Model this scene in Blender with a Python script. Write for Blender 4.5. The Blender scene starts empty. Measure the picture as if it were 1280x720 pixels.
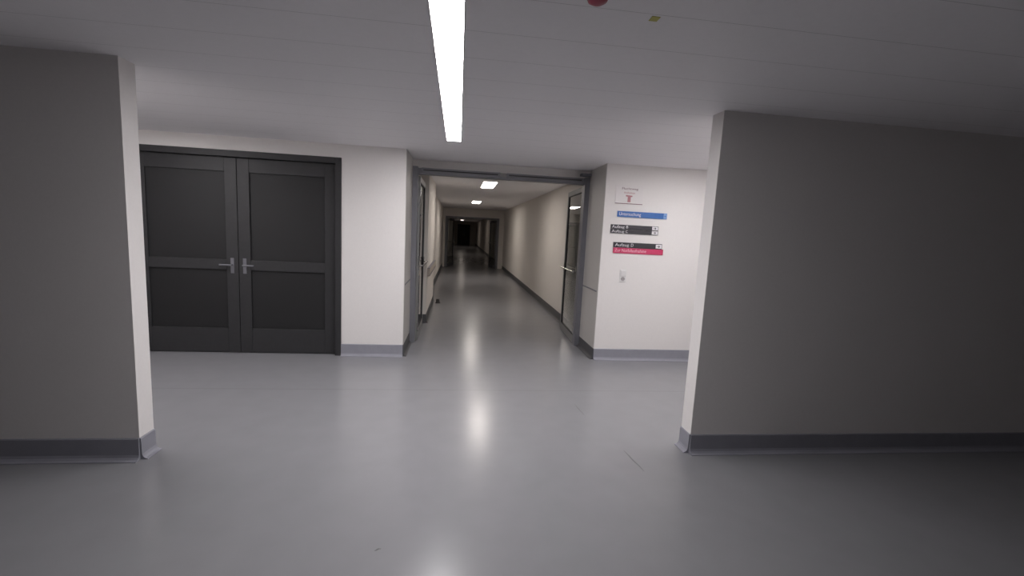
import bpy, bmesh, math, random
from mathutils import Vector, Matrix
random.seed(4)
S = bpy.context.scene
COL = S.collection
R = math.radians

# ------------------------------------------------------------------ materials
def material(name, col, rough=0.6, metal=0.0, spec=0.5, emis=None, strength=0.0):
    m = bpy.data.materials.new(name); m.use_nodes = True
    b = m.node_tree.nodes['Principled BSDF']
    b.inputs['Base Color'].default_value = (*col, 1)
    b.inputs['Roughness'].default_value = rough
    b.inputs['Metallic'].default_value = metal
    b.inputs['Specular IOR Level'].default_value = spec
    if emis:
        b.inputs['Emission Color'].default_value = (*emis, 1)
        b.inputs['Emission Strength'].default_value = strength
    return m

def noisy(m, scale, amount, bump=0.0, rough_var=0.0):
    """procedural mottling of the base colour (and a little bump) in object space"""
    nt = m.node_tree; b = nt.nodes['Principled BSDF']
    col = tuple(b.inputs['Base Color'].default_value)
    tc = nt.nodes.new('ShaderNodeTexCoord')
    n = nt.nodes.new('ShaderNodeTexNoise'); n.inputs['Scale'].default_value = scale
    n.inputs['Detail'].default_value = 6
    nt.links.new(tc.outputs['Object'], n.inputs['Vector'])
    r = nt.nodes.new('ShaderNodeValToRGB')
    r.color_ramp.elements[0].position = 0.3; r.color_ramp.elements[1].position = 0.7
    r.color_ramp.elements[0].color = tuple(c * (1 - amount) for c in col[:3]) + (1,)
    r.color_ramp.elements[1].color = tuple(min(1, c * (1 + amount)) for c in col[:3]) + (1,)
    nt.links.new(n.outputs['Fac'], r.inputs['Fac'])
    nt.links.new(r.outputs['Color'], b.inputs['Base Color'])
    if bump:
        bp = nt.nodes.new('ShaderNodeBump'); bp.inputs['Strength'].default_value = bump
        bp.inputs['Distance'].default_value = 0.002
        nt.links.new(n.outputs['Fac'], bp.inputs['Height'])
        nt.links.new(bp.outputs['Normal'], b.inputs['Normal'])
    if rough_var:
        base = b.inputs['Roughness'].default_value
        mr = nt.nodes.new('ShaderNodeMapRange')
        mr.inputs['To Min'].default_value = base - rough_var; mr.inputs['To Max'].default_value = base + rough_var
        nt.links.new(n.outputs['Fac'], mr.inputs['Value'])
        nt.links.new(mr.outputs['Result'], b.inputs['Roughness'])
    return m, nt, r

def line_mask(nt, axis, positions, half):
    """1 on thin straight seams at the given object-space positions along one axis"""
    tc = nt.nodes.new('ShaderNodeTexCoord'); sp = nt.nodes.new('ShaderNodeSeparateXYZ')
    nt.links.new(tc.outputs['Object'], sp.inputs[0])
    last = None
    for p in positions:
        c = nt.nodes.new('ShaderNodeMath'); c.operation = 'COMPARE'
        nt.links.new(sp.outputs[axis], c.inputs[0]); c.inputs[1].default_value = p; c.inputs[2].default_value = half
        if last is None: last = c
        else:
            mx = nt.nodes.new('ShaderNodeMath'); mx.operation = 'MAXIMUM'
            nt.links.new(last.outputs[0], mx.inputs[0]); nt.links.new(c.outputs[0], mx.inputs[1]); last = mx
    return last

def mix_dark(nt, ramp, mask, fac):
    b = nt.nodes['Principled BSDF']
    src = b.inputs['Base Color'].links[0].from_socket
    mm = nt.nodes.new('ShaderNodeMath'); mm.operation = 'MULTIPLY'; mm.inputs[1].default_value = fac
    nt.links.new(mask.outputs[0], mm.inputs[0])
    mx = nt.nodes.new('ShaderNodeMix'); mx.data_type = 'RGBA'
    nt.links.new(mm.outputs[0], mx.inputs[0]); nt.links.new(src, mx.inputs[6])
    mx.inputs[7].default_value = (0.05, 0.05, 0.05, 1)
    nt.links.new(mx.outputs[2], b.inputs['Base Color'])

WALL, _, _ = noisy(material('wall_paint', (0.82, 0.795, 0.775), 0.75, spec=0.3), 60, 0.012, 0.08)
CEIL, cnt, cr = noisy(material('ceiling_panels', (0.92, 0.905, 0.92), 0.6, spec=0.3), 40, 0.01)
mix_dark(cnt, cr, line_mask(cnt, 1, [1.866 + 0.3275 * k for k in range(-18, 12)], 0.0018), 0.3)
FLOOR, fnt, fr = noisy(material('vinyl_floor', (0.262, 0.262, 0.275), 0.24, spec=0.5), 5, 0.022, 0.0, 0.012)
mix_dark(fnt, fr, line_mask(fnt, 1, [4.34, -1.6, 10.3, 16.2], 0.004), 0.25)
KICK = noisy(material('grey_vinyl_skirting', (0.29, 0.292, 0.33), 0.45), 12, 0.04)[0]
KICK_DARK = noisy(material('dark_rubber_skirting', (0.075, 0.075, 0.08), 0.5), 12, 0.05)[0]
STEEL = noisy(material('anthracite_steel', (0.175, 0.175, 0.195), 0.42, spec=0.5), 30, 0.03)[0]
STEEL_MID = noisy(material('grey_painted_steel', (0.21, 0.21, 0.205), 0.40), 30, 0.03)[0]
DARKDOOR = noisy(material('black_grey_painted_darkness', (0.035, 0.035, 0.037), 0.5, spec=0.4), 30, 0.06)[0]  # near-black: darkness put into the colour of the end and side doors
BLACKGAP = material('black_seal', (0.012, 0.012, 0.013), 0.6)
CHROME = noisy(material('brushed_steel', (0.62, 0.62, 0.6), 0.22, metal=1.0), 80, 0.05)[0]
WHITEPL = noisy(material('white_plastic', (0.76, 0.75, 0.74), 0.35), 40, 0.01)[0]
SOCKDARK = material('socket_recess_grey', (0.36, 0.34, 0.34), 0.5)
PLATE = noisy(material('white_sign_plate', (0.80, 0.77, 0.76), 0.45), 30, 0.01)[0]
BLUE = noisy(material('blue_sign_film', (0.030, 0.135, 0.42), 0.4), 30, 0.03)[0]
PALEBLUE = material('pale_blue_film', (0.25, 0.42, 0.72), 0.4)
BLACK = noisy(material('black_sign_film', (0.030, 0.029, 0.036), 0.4), 30, 0.03)[0]
RED = noisy(material('crimson_sign_film', (0.56, 0.045, 0.13), 0.4), 30, 0.03)[0]
TXT = material('white_lettering', (0.78, 0.76, 0.78), 0.5)
TXTPINK = material('pink_white_lettering', (0.86, 0.52, 0.60), 0.5)
INKRED = material('faded_red_print', (0.50, 0.24, 0.26), 0.6)
INK_SHADOW = material('maroon_print_and_shadow', (0.25, 0.14, 0.16), 0.6)
DEVRED = noisy(material('red_plastic', (0.33, 0.02, 0.06), 0.35), 30, 0.05)[0]
YELLOW = noisy(material('yellow_green_sticker', (0.50, 0.47, 0.12), 0.6), 60, 0.06)[0]
RAIL = noisy(material('taupe_bumper_vinyl', (0.42, 0.37, 0.32), 0.5), 20, 0.03)[0]
BEIGE, _, _ = noisy(material('corridor_wall_paint', (0.70, 0.665, 0.625), 0.72, spec=0.3), 60, 0.012, 0.08)
GLASS = material('door_glass', (0.74, 0.76, 0.75), 0.01)
GLASS.node_tree.nodes['Principled BSDF'].inputs['Transmission Weight'].default_value = 1.0
GLASS.node_tree.nodes['Principled BSDF'].inputs['IOR'].default_value = 1.5
LAMP_COOL = material('cool_lamp_diffuser', (0.9, 0.9, 0.9), 0.4, emis=(1.0, 0.965, 0.985), strength=50.0)
LAMP_WARM = material('warm_lamp_diffuser', (0.9, 0.9, 0.9), 0.4, emis=(1.0, 0.92, 0.85), strength=24.0)
LAMP_DIM = material('dim_lamp_diffuser', (0.9, 0.9, 0.9), 0.4, emis=(1.0, 0.88, 0.78), strength=7)

# ------------------------------------------------------------------ mesh helpers
class MB:
    def __init__(s): s.bm = bmesh.new()
    def box(s, x0, x1, y0, y1, z0, z1, bevel=0.0, seg=2):
        g = bmesh.ops.create_cube(s.bm, size=1.0)
        M = Matrix.Translation(((x0+x1)/2, (y0+y1)/2, (z0+z1)/2)) @ Matrix.Diagonal((abs(x1-x0), abs(y1-y0), abs(z1-z0), 1))
        bmesh.ops.transform(s.bm, matrix=M, verts=g['verts'])
        if bevel:
            es = list({e for v in g['verts'] for e in v.link_edges})
            bmesh.ops.bevel(s.bm, geom=es, offset=bevel, segments=seg, affect='EDGES', profile=0.5)
        return s
    def cyl(s, a, b, r, n=16, r2=None):
        a = Vector(a); b = Vector(b); d = b - a
        g = bmesh.ops.create_cone(s.bm, cap_ends=True, segments=n, radius1=r, radius2=r if r2 is None else r2, depth=d.length)
        M = Matrix.Translation((a+b)/2) @ d.to_track_quat('Z', 'Y').to_matrix().to_4x4()
        bmesh.ops.transform(s.bm, matrix=M, verts=g['verts'])
        return s
    def lathe(s, prof, c, n=24, down=False):
        rings = []
        for r, z in prof:
            rings.append([s.bm.verts.new((c[0]+r*math.cos(2*math.pi*k/n), c[1]+r*math.sin(2*math.pi*k/n), c[2]+z)) for k in range(n)])
        for A, B in zip(rings, rings[1:]):
            for k in range(n):
                s.bm.faces.new((A[k], A[(k+1) % n], B[(k+1) % n], B[k]))
        s.bm.faces.new(rings[0]); s.bm.faces.new(rings[-1])
        bmesh.ops.recalc_face_normals(s.bm, faces=s.bm.faces[:])
        return s
    def prism(s, prof, p0, p1, up=Vector((0, 0, 1))):
        """profile of (out, up) points swept from p0 to p1; 'out' is left of travel"""
        p0 = Vector(p0); p1 = Vector(p1); d = (p1-p0).normalized(); o = up.cross(d)
        A = [s.bm.verts.new(p0 + o*a + up*b) for a, b in prof]
        B = [s.bm.verts.new(p1 + o*a + up*b) for a, b in prof]
        n = len(prof)
        for k in range(n): s.bm.faces.new((A[k], A[(k+1) % n], B[(k+1) % n], B[k]))
        s.bm.faces.new(A[::-1]); s.bm.faces.new(B)
        bmesh.ops.recalc_face_normals(s.bm, faces=s.bm.faces[:])
        return s
    def poly(s, pts, y0, y1):
        """outline in the XZ plane with thickness along Y"""
        A = [s.bm.verts.new((x, y0, z)) for x, z in pts]; B = [s.bm.verts.new((x, y1, z)) for x, z in pts]
        n = len(pts); s.bm.faces.new(A); s.bm.faces.new(B[::-1])
        for k in range(n): s.bm.faces.new((A[k], B[k], B[(k+1) % n], A[(k+1) % n]))
        bmesh.ops.recalc_face_normals(s.bm, faces=s.bm.faces[:])
        return s
    def build(s, name, m, parent=None, smooth=False, loc=None):
        """mesh data is in the parent's (or world) space"""
        me = bpy.data.meshes.new(name); s.bm.to_mesh(me); s.bm.free()
        me.materials.append(m)
        if smooth:
            for p in me.polygons: p.use_smooth = True
        o = bpy.data.objects.new(name, me); COL.objects.link(o)
        if loc is not None: o.location = loc
        if parent is not None: o.parent = parent
        return o

def thing(name, label, cat, loc, group=None):
    o = bpy.data.objects.new(name, None); COL.objects.link(o)
    o.empty_display_size = 0.1; o.location = loc
    o['label'] = label; o['category'] = cat
    if group: o['group'] = group
    return o
def tag(o, label, cat, group=None):
    o['label'] = label; o['category'] = cat
    if group: o['group'] = group
    return o
def struct(o, label=None):
    o['kind'] = 'structure'
    if label: o['label'] = label
    return o
def door_root(name, loc, label):
    o = bpy.data.objects.new(name, None); COL.objects.link(o); o.location = loc
    return struct(o, label)

def lettering(name, body, size, m, parent, x, y, z, width=None):
    """raised flat lettering facing the lobby (towards -Y), lower left at x, z; turned into a mesh"""
    cu = bpy.data.curves.new(name, 'FONT'); cu.body = body; cu.size = size; cu.extrude = 0.0006
    cu.resolution_u = 3
    t = bpy.data.objects.new(name, cu); COL.objects.link(t)
    dg = bpy.context.evaluated_depsgraph_get(); dg.update()
    me = bpy.data.meshes.new_from_object(t.evaluated_get(dg))
    bpy.data.objects.remove(t); bpy.data.curves.remove(cu)
    w = max(v.co.x for v in me.vertices)
    sx = (width / w) if width else 1.0
    me.transform(Matrix.Translation((x, y, z)) @ Matrix.Rotation(R(90), 4, 'X') @ Matrix.Diagonal((sx, 1, 1, 1)))
    me.name = name; me.materials.clear(); me.materials.append(m)
    o = bpy.data.objects.new(name, me); COL.objects.link(o); o.parent = parent
    return o

# ------------------------------------------------------------------ measures (metres; camera over the origin, corridor runs along +Y)
H = 2.513                      # ceiling height
D = 5.51                       # lobby side of the wall with the fire door
DB = 6.34                      # its corridor side
XL, XR = -0.640, 1.812         # door opening
CL, CR = -0.66, 1.93           # corridor walls
KZ = 0.148
XA, XB = -7.0, 8.0             # ends of the cross passage
BL, BR = -2.02, 1.80           # corners of the added nearer walls that dim the sides
BY = 3.02
YB = -5.0                      # back of the near lobby
YE = 50.0

# ------------------------------------------------------------------ floor, ceiling, walls
struct(MB().box(XA-.2, XB+.2, YB-.2, YE+1, -.15, 0).build('floor', FLOOR))
struct(MB().box(XA-.2, XB+.2, YB-.2, YE+1, H, H+.15).build('ceiling', CEIL))
SDL0, SDL1 = -3.72, -1.375     # opening for the added side door in the same wall
SDH = 2.36
w = MB(); w.box(SDL1, XL, D, DB, 0, H); w.box(SDL0, SDL1, D, DB, SDH, H); w.box(XA, SDL0, D, DB, 0, H)
struct(w.build('wall_front_left', WALL))
w = MB(); w.box(XR, XB, D, DB, 0, H)
struct(w.build('wall_front_right', WALL))
struct(MB().box(XL, XR, 6.27, DB, 2.40, H).build('wall_lintel', WALL))
struct(MB().box(XA-.2, XA, YB, DB, 0, H).build('wall_left', WALL))
struct(MB().box(XB, XB+.2, YB, DB, 0, H).build('wall_right', WALL))
struct(MB().box(XA-.2, XB+.2, YB-.2, YB, 0, H).build('wall_back', WALL))
struct(MB().box(XA, BL, BY, BY+.14, 0, H).build('wall_added_left', WALL))  # added wall end, invented to cut light and dim the left side
struct(MB().box(BR, XB, BY, BY+.14, 0, H).build('wall_added_right', WALL))  # added wall end, dims the right side and hides the lamp behind
# corridor beyond the fire door
CP, PY = -.505, 7.56             # the left wall steps in behind the open leaf
NY0, NY1 = 9.75, 11.6          # open niche in the left corridor wall
w = MB(); w.box(CL-.2, CL, DB, PY, 0, H); w.box(CL-.2, CP, PY, NY0, 0, H); w.box(CL-.2, CL, NY1, 19.2, 0, H)
struct(w.build('wall_corridor_left', BEIGE))
w = MB(); w.box(CL-1.8, CL-.2, NY0-.2, NY0, 0, H); w.box(CL-1.8, CL-.2, NY1, NY1+.2, 0, H); w.box(CL-2, CL-1.8, NY0-.2, NY1+.2, 0, H)
struct(w.build('wall_niche', BEIGE))
struct(MB().box(CR, CR+.2, DB, YE, 0, H).build('wall_corridor_right', BEIGE))
struct(MB().box(CL-.2, CL, 19.2, YE, 0, H).build('wall_corridor_far_left', BEIGE))
EX0, EX1, EZ = -.10, 1.25, 2.2
w = MB(); w.box(CL, EX0, YE-.2, YE, 0, H); w.box(EX1, CR, YE-.2, YE, 0, H); w.box(EX0, EX1, YE-.2, YE, EZ, H)
struct(w.build('wall_corridor_end', BEIGE))

# coved skirting: profile (out, up)
COVE = [(0, 0), (.045, 0), (.045, .004), (.028, .010), (.017, .020), (.011, .036), (.009, KZ-.006), (.004, KZ), (0, KZ)]
def skirting(name, path, m=KICK):
    b = MB()
    for a, c in zip(path, path[1:]): b.prism(COVE, (*a, 0), (*c, 0))
    return struct(b.build(name, m))
skirting('baseboard_front_left', [(XL, D), (SDL1, D)])
skirting('baseboard_far_left', [(SDL0, D), (XA, D)])
skirting('baseboard_front_right', [(XB, D), (XR, D)])
skirting('baseboard_added_left', [(BL, BY+.14), (BL, BY), (XA, BY)])
skirting('baseboard_added_right', [(XB, BY), (BR, BY), (BR, BY+.14)])
skirting('baseboard_reveal_left', [(XL, 6.2), (XL, D)], KICK_DARK)
skirting('baseboard_reveal_right', [(XR, D), (XR, 6.2)], KICK_DARK)
skirting('baseboard_corridor_right', [(CR, DB), (CR, YE-.2)], KICK_DARK)
skirting('baseboard_corridor_left', [(CP, NY0), (CP, PY), (CL, PY), (CL, DB)], KICK_DARK)
skirting('baseboard_corridor_far_left', [(CL, YE-.2), (CL, NY1)], KICK_DARK)
# slim rubbing strips on both reveals
struct(MB().box(XR-.010, XR, D+.05, 6.19, .885, .905, .003).build('trim_1', STEEL))
struct(MB().box(XL, XL+.010, D+.05, 6.19, .885, .905, .003).build('trim_2', STEEL))

# ------------------------------------------------------------------ fire door: frame, two leaves standing open into the corridor
def make_leaf(parent, w, h, hinge, ang, side, frame_m, glass_m=GLASS, bar=True):
    """leaf runs along local +X from the hinge; side = local Y sign of the face with the push bar"""
    st, tr, br, t = .055, .07, .12, .022
    m = MB()
    m.box(0, st, -t, t, .008, h, .003); m.box(w-st, w, -t, t, .008, h, .003)
    m.box(st, w-st, -t, t, h-tr, h, .003); m.box(st, w-st, -t, t, .008, br, .003)
    o = m.build('door_leaf', frame_m, parent)
    o.location = hinge; o.rotation_euler = (0, 0, ang)
    MB().box(st-.01, w-st+.01, -.006, .006, br-.01, h-tr+.01).build('glass_pane', glass_m, o)
    g = MB()
    for s_ in (-1, 1):
        y = s_*(t-.012)
        g.box(st, st+.014, y-.006, y+.006, br, h-tr); g.box(w-st-.014, w-st, y-.006, y+.006, br, h-tr)
        g.box(st, w-st, y-.006, y+.006, br, br+.014); g.box(st, w-st, y-.006, y+.006, h-tr-.014, h-tr)
    g.build('glazing_bead', BLACKGAP, o)
    if bar:
        y = side*(t+.055); b = MB()
        b.cyl((.06, y, 1.07), (w-.06, y, 1.07), .014)
        for x in (.075, w-.075):
            b.cyl((x, side*t, 1.07), (x, y, 1.07), .011); b.box(x-.022, x+.022, side*t, side*(t+.012), 1.0, 1.14, .003)
        b.build('push_bar', CHROME, o, smooth=False)
    for z in (.2, h/2, h-.2):
        MB().cyl((-.006, side*(t+.004), z-.06), (-.006, side*(t+.004), z+.06), .010).build('hinge', CHROME, o)
    return o

FY = 6.20                                      # front of the steel frame
d1 = door_root('door_1', ((XL+XR)/2, FY, 0), 'wide dark grey steel and glass double fire door standing open at the corridor mouth')
ox = -(XL+XR)/2
def lx(x): return x + ox
TOP = 2.415
f = MB(); f.box(lx(XL), lx(XL)+.075, 0, .13, 0, TOP, .004); f.build('door_jamb', STEEL, d1)
f = MB(); f.box(lx(XR)-.075, lx(XR), 0, .13, 0, TOP, .004); f.build('door_jamb', STEEL, d1)
f = MB(); f.box(lx(XL)+.075, lx(XR)-.075, 0, .13, 2.315, TOP-.02, .004); f.build('door_header', STEEL, d1)
# two closers with their slide rails on the face of the header, a gap between them
for x0, x1 in ((XL+.12, .535), (.625, XR-.11)):
    c = MB().box(lx(x0), lx(x1), -.045, 0, 2.335, 2.395, .006).build('door_closer', STEEL, d1)
    MB().box(lx(x0)+.03, lx(x1)-.03, -.05, -.044, 2.357, 2.373).build('slide_groove', BLACKGAP, c)
MB().box(lx(.54), lx(.62), -.02, 0, 2.345, 2.385, .003).build('coordinator_plate', STEEL_MID, d1)
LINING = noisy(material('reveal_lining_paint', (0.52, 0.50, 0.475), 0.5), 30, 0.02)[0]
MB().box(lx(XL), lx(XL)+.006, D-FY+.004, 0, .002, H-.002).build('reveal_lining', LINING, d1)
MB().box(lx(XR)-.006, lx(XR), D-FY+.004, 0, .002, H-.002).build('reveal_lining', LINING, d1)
LW = 1.06
make_leaf(d1, LW, 2.30, (lx(XL)+.082, .11, 0), R(90.5), -1, STEEL_MID)
make_leaf(d1, LW, 2.30, (lx(1.763), .11, 0), R(87.4), 1, STEEL_MID)
# small hold-open magnet arms at the head corners
MB().box(lx(XR)-.16, lx(XR)-.02, -.11, -.0, 2.42, 2.455, .006).build('hold_open_bracket', STEEL, d1)

# ------------------------------------------------------------------ second fire door far down the corridor
d2 = door_root('door_2', (.6, 19.2, 0), 'second grey fire door frame far down the corridor under a pale lintel')
F0, F1 = -.56, 1.72
MB().box(CL-.6, F0-.6, 0, .22, 0, H-.003).build('side_panel', BEIGE, d2)
MB().box(F1-.6, CR-.6, 0, .22, 0, H-.003).build('side_panel', BEIGE, d2)
MB().box(F0-.6, F1-.6, 0, .22, 2.16, H-.003).build('lintel_panel', BEIGE, d2)
MB().box(F0-.6, F0-.52, -.02, .24, 0, 2.16, .004).build('door_jamb', STEEL, d2)
MB().box(F1-.68, F1-.6, -.02, .24, 0, 2.16, .004).build('door_jamb', STEEL, d2)
MB().box(F0-.52, F1-.68, -.02, .24, 2.09, 2.16, .004).build('door_header', STEEL, d2)
make_leaf(d2, 1.02, 2.07, (F0-.51, .2, 0), R(76), -1, STEEL)
make_leaf(d2, 1.02, 2.07, (F1-.69, .2, 0), R(101), 1, STEEL)

# doorway at the very end, its darkness painted as near-black doors
d3 = door_root('door_3', ((EX0+EX1)/2, YE-.14, 0), 'double door with painted-on darkness closing the far end of the corridor')
hw = (EX1-EX0)/2
MB().box(-hw, -hw+.06, -.08, .1, 0, EZ, .004).build('door_jamb', DARKDOOR, d3)
MB().box(hw-.06, hw, -.08, .1, 0, EZ, .004).build('door_jamb', DARKDOOR, d3)
MB().box(-hw+.06, hw-.06, -.08, .1, EZ-.06, EZ, .004).build('door_header', DARKDOOR, d3)
for s_ in (-1, 1):
    a, b = sorted((s_*.004, s_*(hw-.062)))
    l = MB().box(a, b, -.03, .02, .006, EZ-.062, .003).build('door_leaf', DARKDOOR, d3)
    MB().cyl((s_*.06, -.07, .95), (s_*.06, -.07, 1.2), .012).box(s_*.06-.01, s_*.06+.01, -.07, -.03, .96, .985).box(s_*.06-.01, s_*.06+.01, -.07, -.03, 1.165, 1.19).build('pull_handle', CHROME, l)

# added closed door, charcoal so the left side stays dark
def closed_door(name, x0, x1, n, label):
    r = door_root(name, ((x0+x1)/2, D, 0), label); c = (x0+x1)/2
    a, b = x0-c, x1-c
    MB().box(a, a+.07, -.012, .16, 0, SDH, .004).build('door_jamb', DARKDOOR, r)
    MB().box(b-.07, b, -.012, .16, 0, SDH, .004).build('door_jamb', DARKDOOR, r)
    MB().box(a+.07, b-.07, -.012, .16, SDH-.07, SDH, .004).build('door_header', DARKDOOR, r)
    ww = (b-a-.14)/n
    for k in range(n):
        p, q = a+.07+k*ww+.003, a+.07+(k+1)*ww-.003
        m = MB(); st = .13
        m.box(p, p+st, .05, .10, .008, SDH-.073, .003); m.box(q-st, q, .05, .10, .008, SDH-.073, .003)
        m.box(p+st, q-st, .05, .10, SDH-.23, SDH-.073, .003); m.box(p+st, q-st, .05, .10, .008, .30, .003)
        m.box(p+st, q-st, .05, .10, 1.0, 1.12, .003)
        l = m.build('door_leaf', DARKDOOR, r)
        MB().box(p+st-.005, q-st+.005, .07, .08, .29, SDH-.22).build('door_panel', BLACKGAP, l)
        hx = q-.065 if (n == 2 and k == 0) else p+.065
        sg = -1 if (n == 2 and k == 0) else 1
        MB().cyl((hx, .05, 1.06), (hx, -.005, 1.06), .010).cyl((hx, -.003, 1.06), (hx+sg*.12, -.003, 1.06), .010).box(hx-.02, hx+.02, .044, .052, .96, 1.14, .003).build('lever_handle', STEEL, l)
    return r
closed_door('added_door_4', SDL0, SDL1, 2, 'added closed double door, charcoal to keep the side left of the lit corridor dark')

# ------------------------------------------------------------------ lights
def strip_light(x, y, l, label):
    t = thing('linear_ceiling_light', label, 'ceiling light', (x, y, H), 'white strip lights on the lobby ceiling')
    h_ = MB()
    for a, b in ((-.078, -.070), (.070, .078)): h_.box(a, b, -l/2, l/2, -.010, 0, .002)
    h_.build('housing', WHITEPL, t)
    MB().box(-.070, .070, -l/2, l/2, -.007, -.001).build('diffuser', LAMP_COOL, t)
    for y0, y1 in ((-l/2-.010, -l/2), (l/2, l/2+.010)):
        MB().box(-.078, .078, y0, y1, -.011, 0, .002).build('end_cap', WHITEPL, t)
    return t
strip_light(-.079, 3.228, 3.096, 'long bright white strip light in the middle of the lobby ceiling')
strip_light(2.86, 3.95, 1.42, 'added short white strip light, unseen behind the right wall corner')  # unseen lamp added to brighten the right wall and ceiling
strip_light(-3.15, 3.95, 1.42, 'added short white strip light, unseen behind the left wall corner')  # unseen lamp added to even out the left wall and ceiling

def corridor_lamp(x, y, m, label, w=.25, l=1.2):
    t = thing('ceiling_light', label, 'ceiling light', (x, y, H), 'rectangular lamps along the corridor ceiling')
    fr = MB()
    fr.box(-w/2-.02, -w/2, -l/2-.02, l/2+.02, -.012, 0, .002); fr.box(w/2, w/2+.02, -l/2-.02, l/2+.02, -.012, 0, .002)
    fr.box(-w/2, w/2, -l/2-.02, -l/2, -.012, 0, .002); fr.box(-w/2, w/2, l/2, l/2+.02, -.012, 0, .002)
    fr.build('frame', WHITEPL, t)
    MB().box(-w/2, w/2, -l/2, l/2, -.008, -.001).build('diffuser', m, t)
    return t
corridor_lamp(.56, 9.0, LAMP_WARM, 'nearest white rectangular lamp on the corridor ceiling, just under the door header')
corridor_lamp(.54, 14.6, LAMP_WARM, 'second white rectangular lamp on the corridor ceiling, before the far lintel')
corridor_lamp(.30, 30.0, LAMP_DIM, 'small faint lamp glowing beyond the far lintel')
corridor_lamp(.30, 42.0, LAMP_DIM, 'farthest faint lamp near the black end door')

# ------------------------------------------------------------------ direction signs on the right wall
SG = 'direction signs beside the fire door'
def arrow_right(m, x, z, s, y0, y1):
    return m.poly([(x-s, z-.12*s), (x+.1*s, z-.12*s), (x-.25*s, z-.62*s), (x+.15*s, z-.62*s), (x+s*.8, z), (x+.15*s, z+.62*s), (x-.25*s, z+.62*s), (x+.1*s, z+.12*s), (x-s, z+.12*s)], y0, y1)
def sign(name, x0, x1, z0, z1, label):
    return thing(name, label, 'sign', ((x0+x1)/2, D, z0), SG)

x0, x1, z0, z1 = 1.985, 2.645, 1.865, 1.938
s = sign('direction_sign', x0, x1, z0, z1, 'long blue sign strip with white lettering, topmost of the coloured signs'); hw = (x1-x0)/2; h = z1-z0
MB().box(-hw, hw, -.012, 0, 0, h, .0015).build('panel', BLUE, s)
MB().box(hw-.046, hw-.004, -.0135, -.0115, .004, h-.004).build('end_field', PALEBLUE, s)
lettering('lettering', 'Untersuchung', .058, TXT, s, -hw+.02, -.0127, .020, .29)
a = MB(); arrow_right(a, hw-.026, h/2, .015, -.0150, -.0132); a.build('arrow', BLUE, s)

x0, x1, z0, z1 = 1.912, 2.545, 1.655, 1.768
s = sign('direction_sign', x0, x1, z0, z1, 'black two-row sign with white lettering and white arrow fields, middle sign'); hw = (x1-x0)/2; h = (z1-z0)/2
for k, tx in ((1, 'Aufzug B'), (0, 'Aufzug C')):
    p = MB().box(-hw, hw, -.012, 0, k*h+.001, (k+1)*h-.001, .0015).build('panel', BLACK, s)
    lettering('lettering', tx[:6], .050, TXT, p, -hw+.015, -.0127, k*h+.012, .165)
    lettering('letter', tx[7:], .050, TXT, p, -hw+.198, -.0127, k*h+.012, .030)
    MB().box(hw-.085, hw-.006, -.0135, -.0115, k*h+.007, (k+1)*h-.006).build('arrow_field', TXT, p)
    a = MB(); arrow_right(a, hw-.046, k*h+h/2, .020, -.0150, -.0132); a.build('arrow', BLACK, p)

x0, x1, z0, z1 = 1.965, 2.635, 1.405, 1.545
s = sign('direction_sign', x0, x1, z0, z1, 'black and crimson sign with white lettering, lowest of the coloured signs'); hw = (x1-x0)/2; zc = .072
p = MB().box(-hw, hw-.02, -.012, 0, zc+.001, z1-z0, .0015).build('panel', BLACK, s)
p['label'] = 'black upper row'
lettering('lettering', 'Aufzug', .054, TXT, p, -hw+.02, -.0127, zc+.018, .185)
lettering('letter', 'D', .056, TXT, p, -hw+.228, -.0127, zc+.018, .036)
MB().box(hw-.105, hw-.026, -.0135, -.0115, zc+.010, z1-z0-.008).build('arrow_field', TXT, p)
a = MB(); arrow_right(a, hw-.066, zc+.035, .022, -.0150, -.0132); a.build('arrow', BLACK, p)
p = MB().box(-hw, hw, -.012, 0, 0, zc-.001, .0015).build('panel', RED, s)
p['label'] = 'crimson lower row'
lettering('lettering', 'Zur Notfallaufnahme', .056, TXTPINK, p, -hw+.02, -.0127, .020, .42)

# small white notice above the signs
x0, x1, z0, z1 = 1.945, 2.305, 2.035, 2.262
s = thing('wall_notice', 'small white notice plate with faded red symbol above the blue sign', 'notice', ((x0+x1)/2, D, z0)); hw = (x1-x0)/2
MB().box(-hw, hw, -.004, 0, 0, z1-z0, .001).build('plate', PLATE, s)
MB().box(-hw, hw, -.0065, 0, -.006, .002, .001).build('edge_strip', INK_SHADOW, s)  # dark strip stands in for the shadow line under the plate
lettering('lettering', 'Fluchtweg', .038, INK_SHADOW, s, -.105, -.0047, .172, .215)
lettering('lettering', 'freihalten', .034, INKRED, s, -.07, -.0047, .123, .14)
m = MB(); m.poly([(-.045, .105), (.04, .100), (.04, .084), (.020, .084), (.020, .018), (-.020, .018), (-.020, .084), (-.045, .088)], -.0055, -.0038)
m.build('red_symbol', INKRED, s)

# light switch above socket
s = thing('light_switch', 'white two-gang wall plate with light switch above a socket, below the signs', 'switch', (2.125, D, 1.035))
MB().box(-.043, .043, -.009, 0, 0, .162, .003).build('cover_plate', WHITEPL, s)
r_ = MB().box(-.030, .030, -.014, -.008, .091, .150, .003).build('rocker', WHITEPL, s)
k = MB(); k.cyl((0, -.0095, .042), (0, -.0085, .042), .027, 24); k.build('socket_face', SOCKDARK, s)
MB().cyl((-.0095, -.0102, .042), (-.0095, -.009, .042), .003, 10).cyl((.0095, -.0102, .042), (.0095, -.009, .042), .003, 10).build('socket_hole', BLACKGAP, s)
MB().box(-.036, .036, -.0115, -.009, .076, .079).build('divider', SOCKDARK, s)

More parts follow.
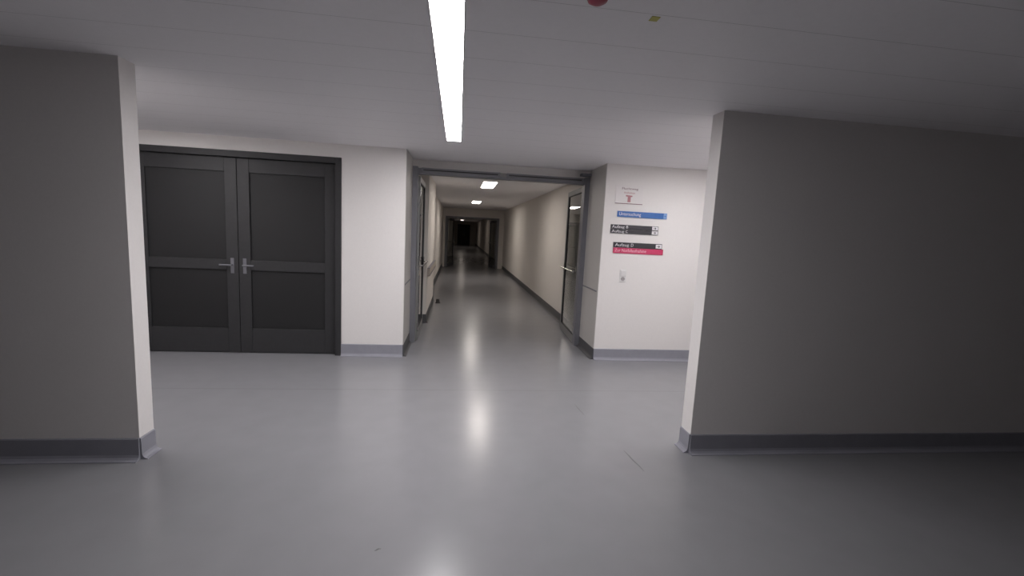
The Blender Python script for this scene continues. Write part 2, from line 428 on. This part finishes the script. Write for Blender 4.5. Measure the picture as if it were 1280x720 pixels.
# ------------------------------------------------------------------ ceiling devices
s = thing('ceiling_beacon', 'dark red round alarm beacon on the ceiling at the top edge', 'alarm', (.485, 1.735, H))
MB().lathe([(.058, 0), (.058, -.010), (.050, -.016)], (0, 0, 0)).build('base', DEVRED, s, smooth=True)
MB().lathe([(.042, -.014), (.042, -.028), (.036, -.042), (.022, -.050), (.006, -.053)], (0, 0, 0)).build('lens', DEVRED, s, smooth=True)
y = MB().box(-.018, .018, -.020, .020, -.002, 0, .0006).build('ceiling_sticker', YELLOW, None, loc=(.78, 1.90, H))
tag(y, 'small yellow-green square sticker beside a ceiling panel seam', 'sticker')

# ------------------------------------------------------------------ wall bumper rail in the corridor, left side
s = thing('handrail', 'taupe bumper rail along the left corridor wall behind the open door leaf', 'handrail', (CP, 8.55, .80))
m = MB(); m.prism([(0, 0), (.030, 0), (.042, .012), (.046, .06), (.042, .108), (.030, .12), (0, .12)], (0, 1.1, 0), (0, -.9, 0)); 
m.build('rail_profile', RAIL, s)
for a, b in ((-.93, -.90), (1.1, 1.13)):
    MB().box(0, .048, a, b, -.002, .122, .006).build('end_cap', RAIL, s)
m = MB().box(0, .047, -.9, 1.1, -.010, -.001, .002).box(0, .047, -.9, 1.1, .121, .130, .002); m.build('edge_strip', STEEL, s)
# rubber door stop on the floor at the end of that wall
s = thing('door_stop', 'black rubber door stop on the floor at the corner of the left corridor wall', 'door stop', (CP+.11, 9.66, 0))
MB().lathe([(.055, 0), (.055, .012), (.040, .022), (.036, .075), (.030, .088), (.012, .092)], (0, 0, 0)).build('rubber_body', BLACKGAP, s, smooth=True)
MB().lathe([(.007, .0921), (.007, .095), (.002, .097)], (0, 0, 0), 12).build('screw', CHROME, s)

# ------------------------------------------------------------------ scuff marks on the floor (thin worn streaks)
def scuff(a, b, w):
    a = Vector((*a, 0)); b = Vector((*b, 0)); d = (b-a).normalized(); o = Vector((-d.y, d.x, 0))*w
    m = MB(); n = 8; L = []; Rr = []
    for k in range(n+1):
        t = k/n; p = a.lerp(b, t) + o*random.uniform(-.6, .6); ww = o*math.sin(math.pi*(.08+.84*t))
        L.append(m.bm.verts.new(p+ww+Vector((0, 0, .0006)))); Rr.append(m.bm.verts.new(p-ww+Vector((0, 0, .0006))))
    for k in range(n): m.bm.faces.new((Rr[k], Rr[k+1], L[k+1], L[k]))
    return m
SCUFF = material('dark_scuff', (0.085, 0.085, 0.09), 0.5)
tag(scuff((1.305, 3.07), (1.335, 2.77), .006).build('scuff_mark', SCUFF), 'long thin dark scuff on the floor at right', 'scuff')
tag(scuff((1.16, 3.98), (1.18, 3.72), .004).build('scuff_mark', SCUFF), 'short faint scuff on the floor in front of the right door jamb', 'scuff')
tag(scuff((-.36, 2.085), (-.33, 2.10), .005).build('scuff_mark', SCUFF), 'tiny dark scuff on the floor at lower left', 'scuff')

# ------------------------------------------------------------------ world, camera, colour management
wd = bpy.data.worlds.new('World'); S.world = wd; wd.use_nodes = True
wd.node_tree.nodes['Background'].inputs[0].default_value = (0, 0, 0, 1)
cam = bpy.data.cameras.new('camera'); co = bpy.data.objects.new('camera', cam); COL.objects.link(co); S.camera = co
yaw, pit, rol, F = 0.12493506, 0.1241611, 0.0504267, 555.8748
cam.sensor_fit = 'HORIZONTAL'; cam.sensor_width = 36; cam.lens = 36*F/1280; cam.clip_start = .02; cam.clip_end = 200
fv = Vector((math.sin(yaw)*math.cos(pit), math.cos(yaw)*math.cos(pit), -math.sin(pit)))
rv = Vector((math.cos(yaw), -math.sin(yaw), 0)); uv = rv.cross(fv)
r2 = math.cos(rol)*rv + math.sin(rol)*uv; u2 = -math.sin(rol)*rv + math.cos(rol)*uv
M = Matrix((r2, u2, -fv)).transposed().to_4x4(); M.translation = (0, 0, 1.6)
co.matrix_world = M
S.view_settings.view_transform = 'Standard'; S.view_settings.look = 'None'
S.view_settings.gamma = 1; S.view_settings.use_curve_mapping = False
S.view_settings.exposure = 0.0
S.cycles.use_denoising = True
S.cycles.max_bounces = 14; S.cycles.diffuse_bounces = 8; S.cycles.glossy_bounces = 6; S.cycles.transmission_bounces = 8
S.cycles.sample_clamp_indirect = 6
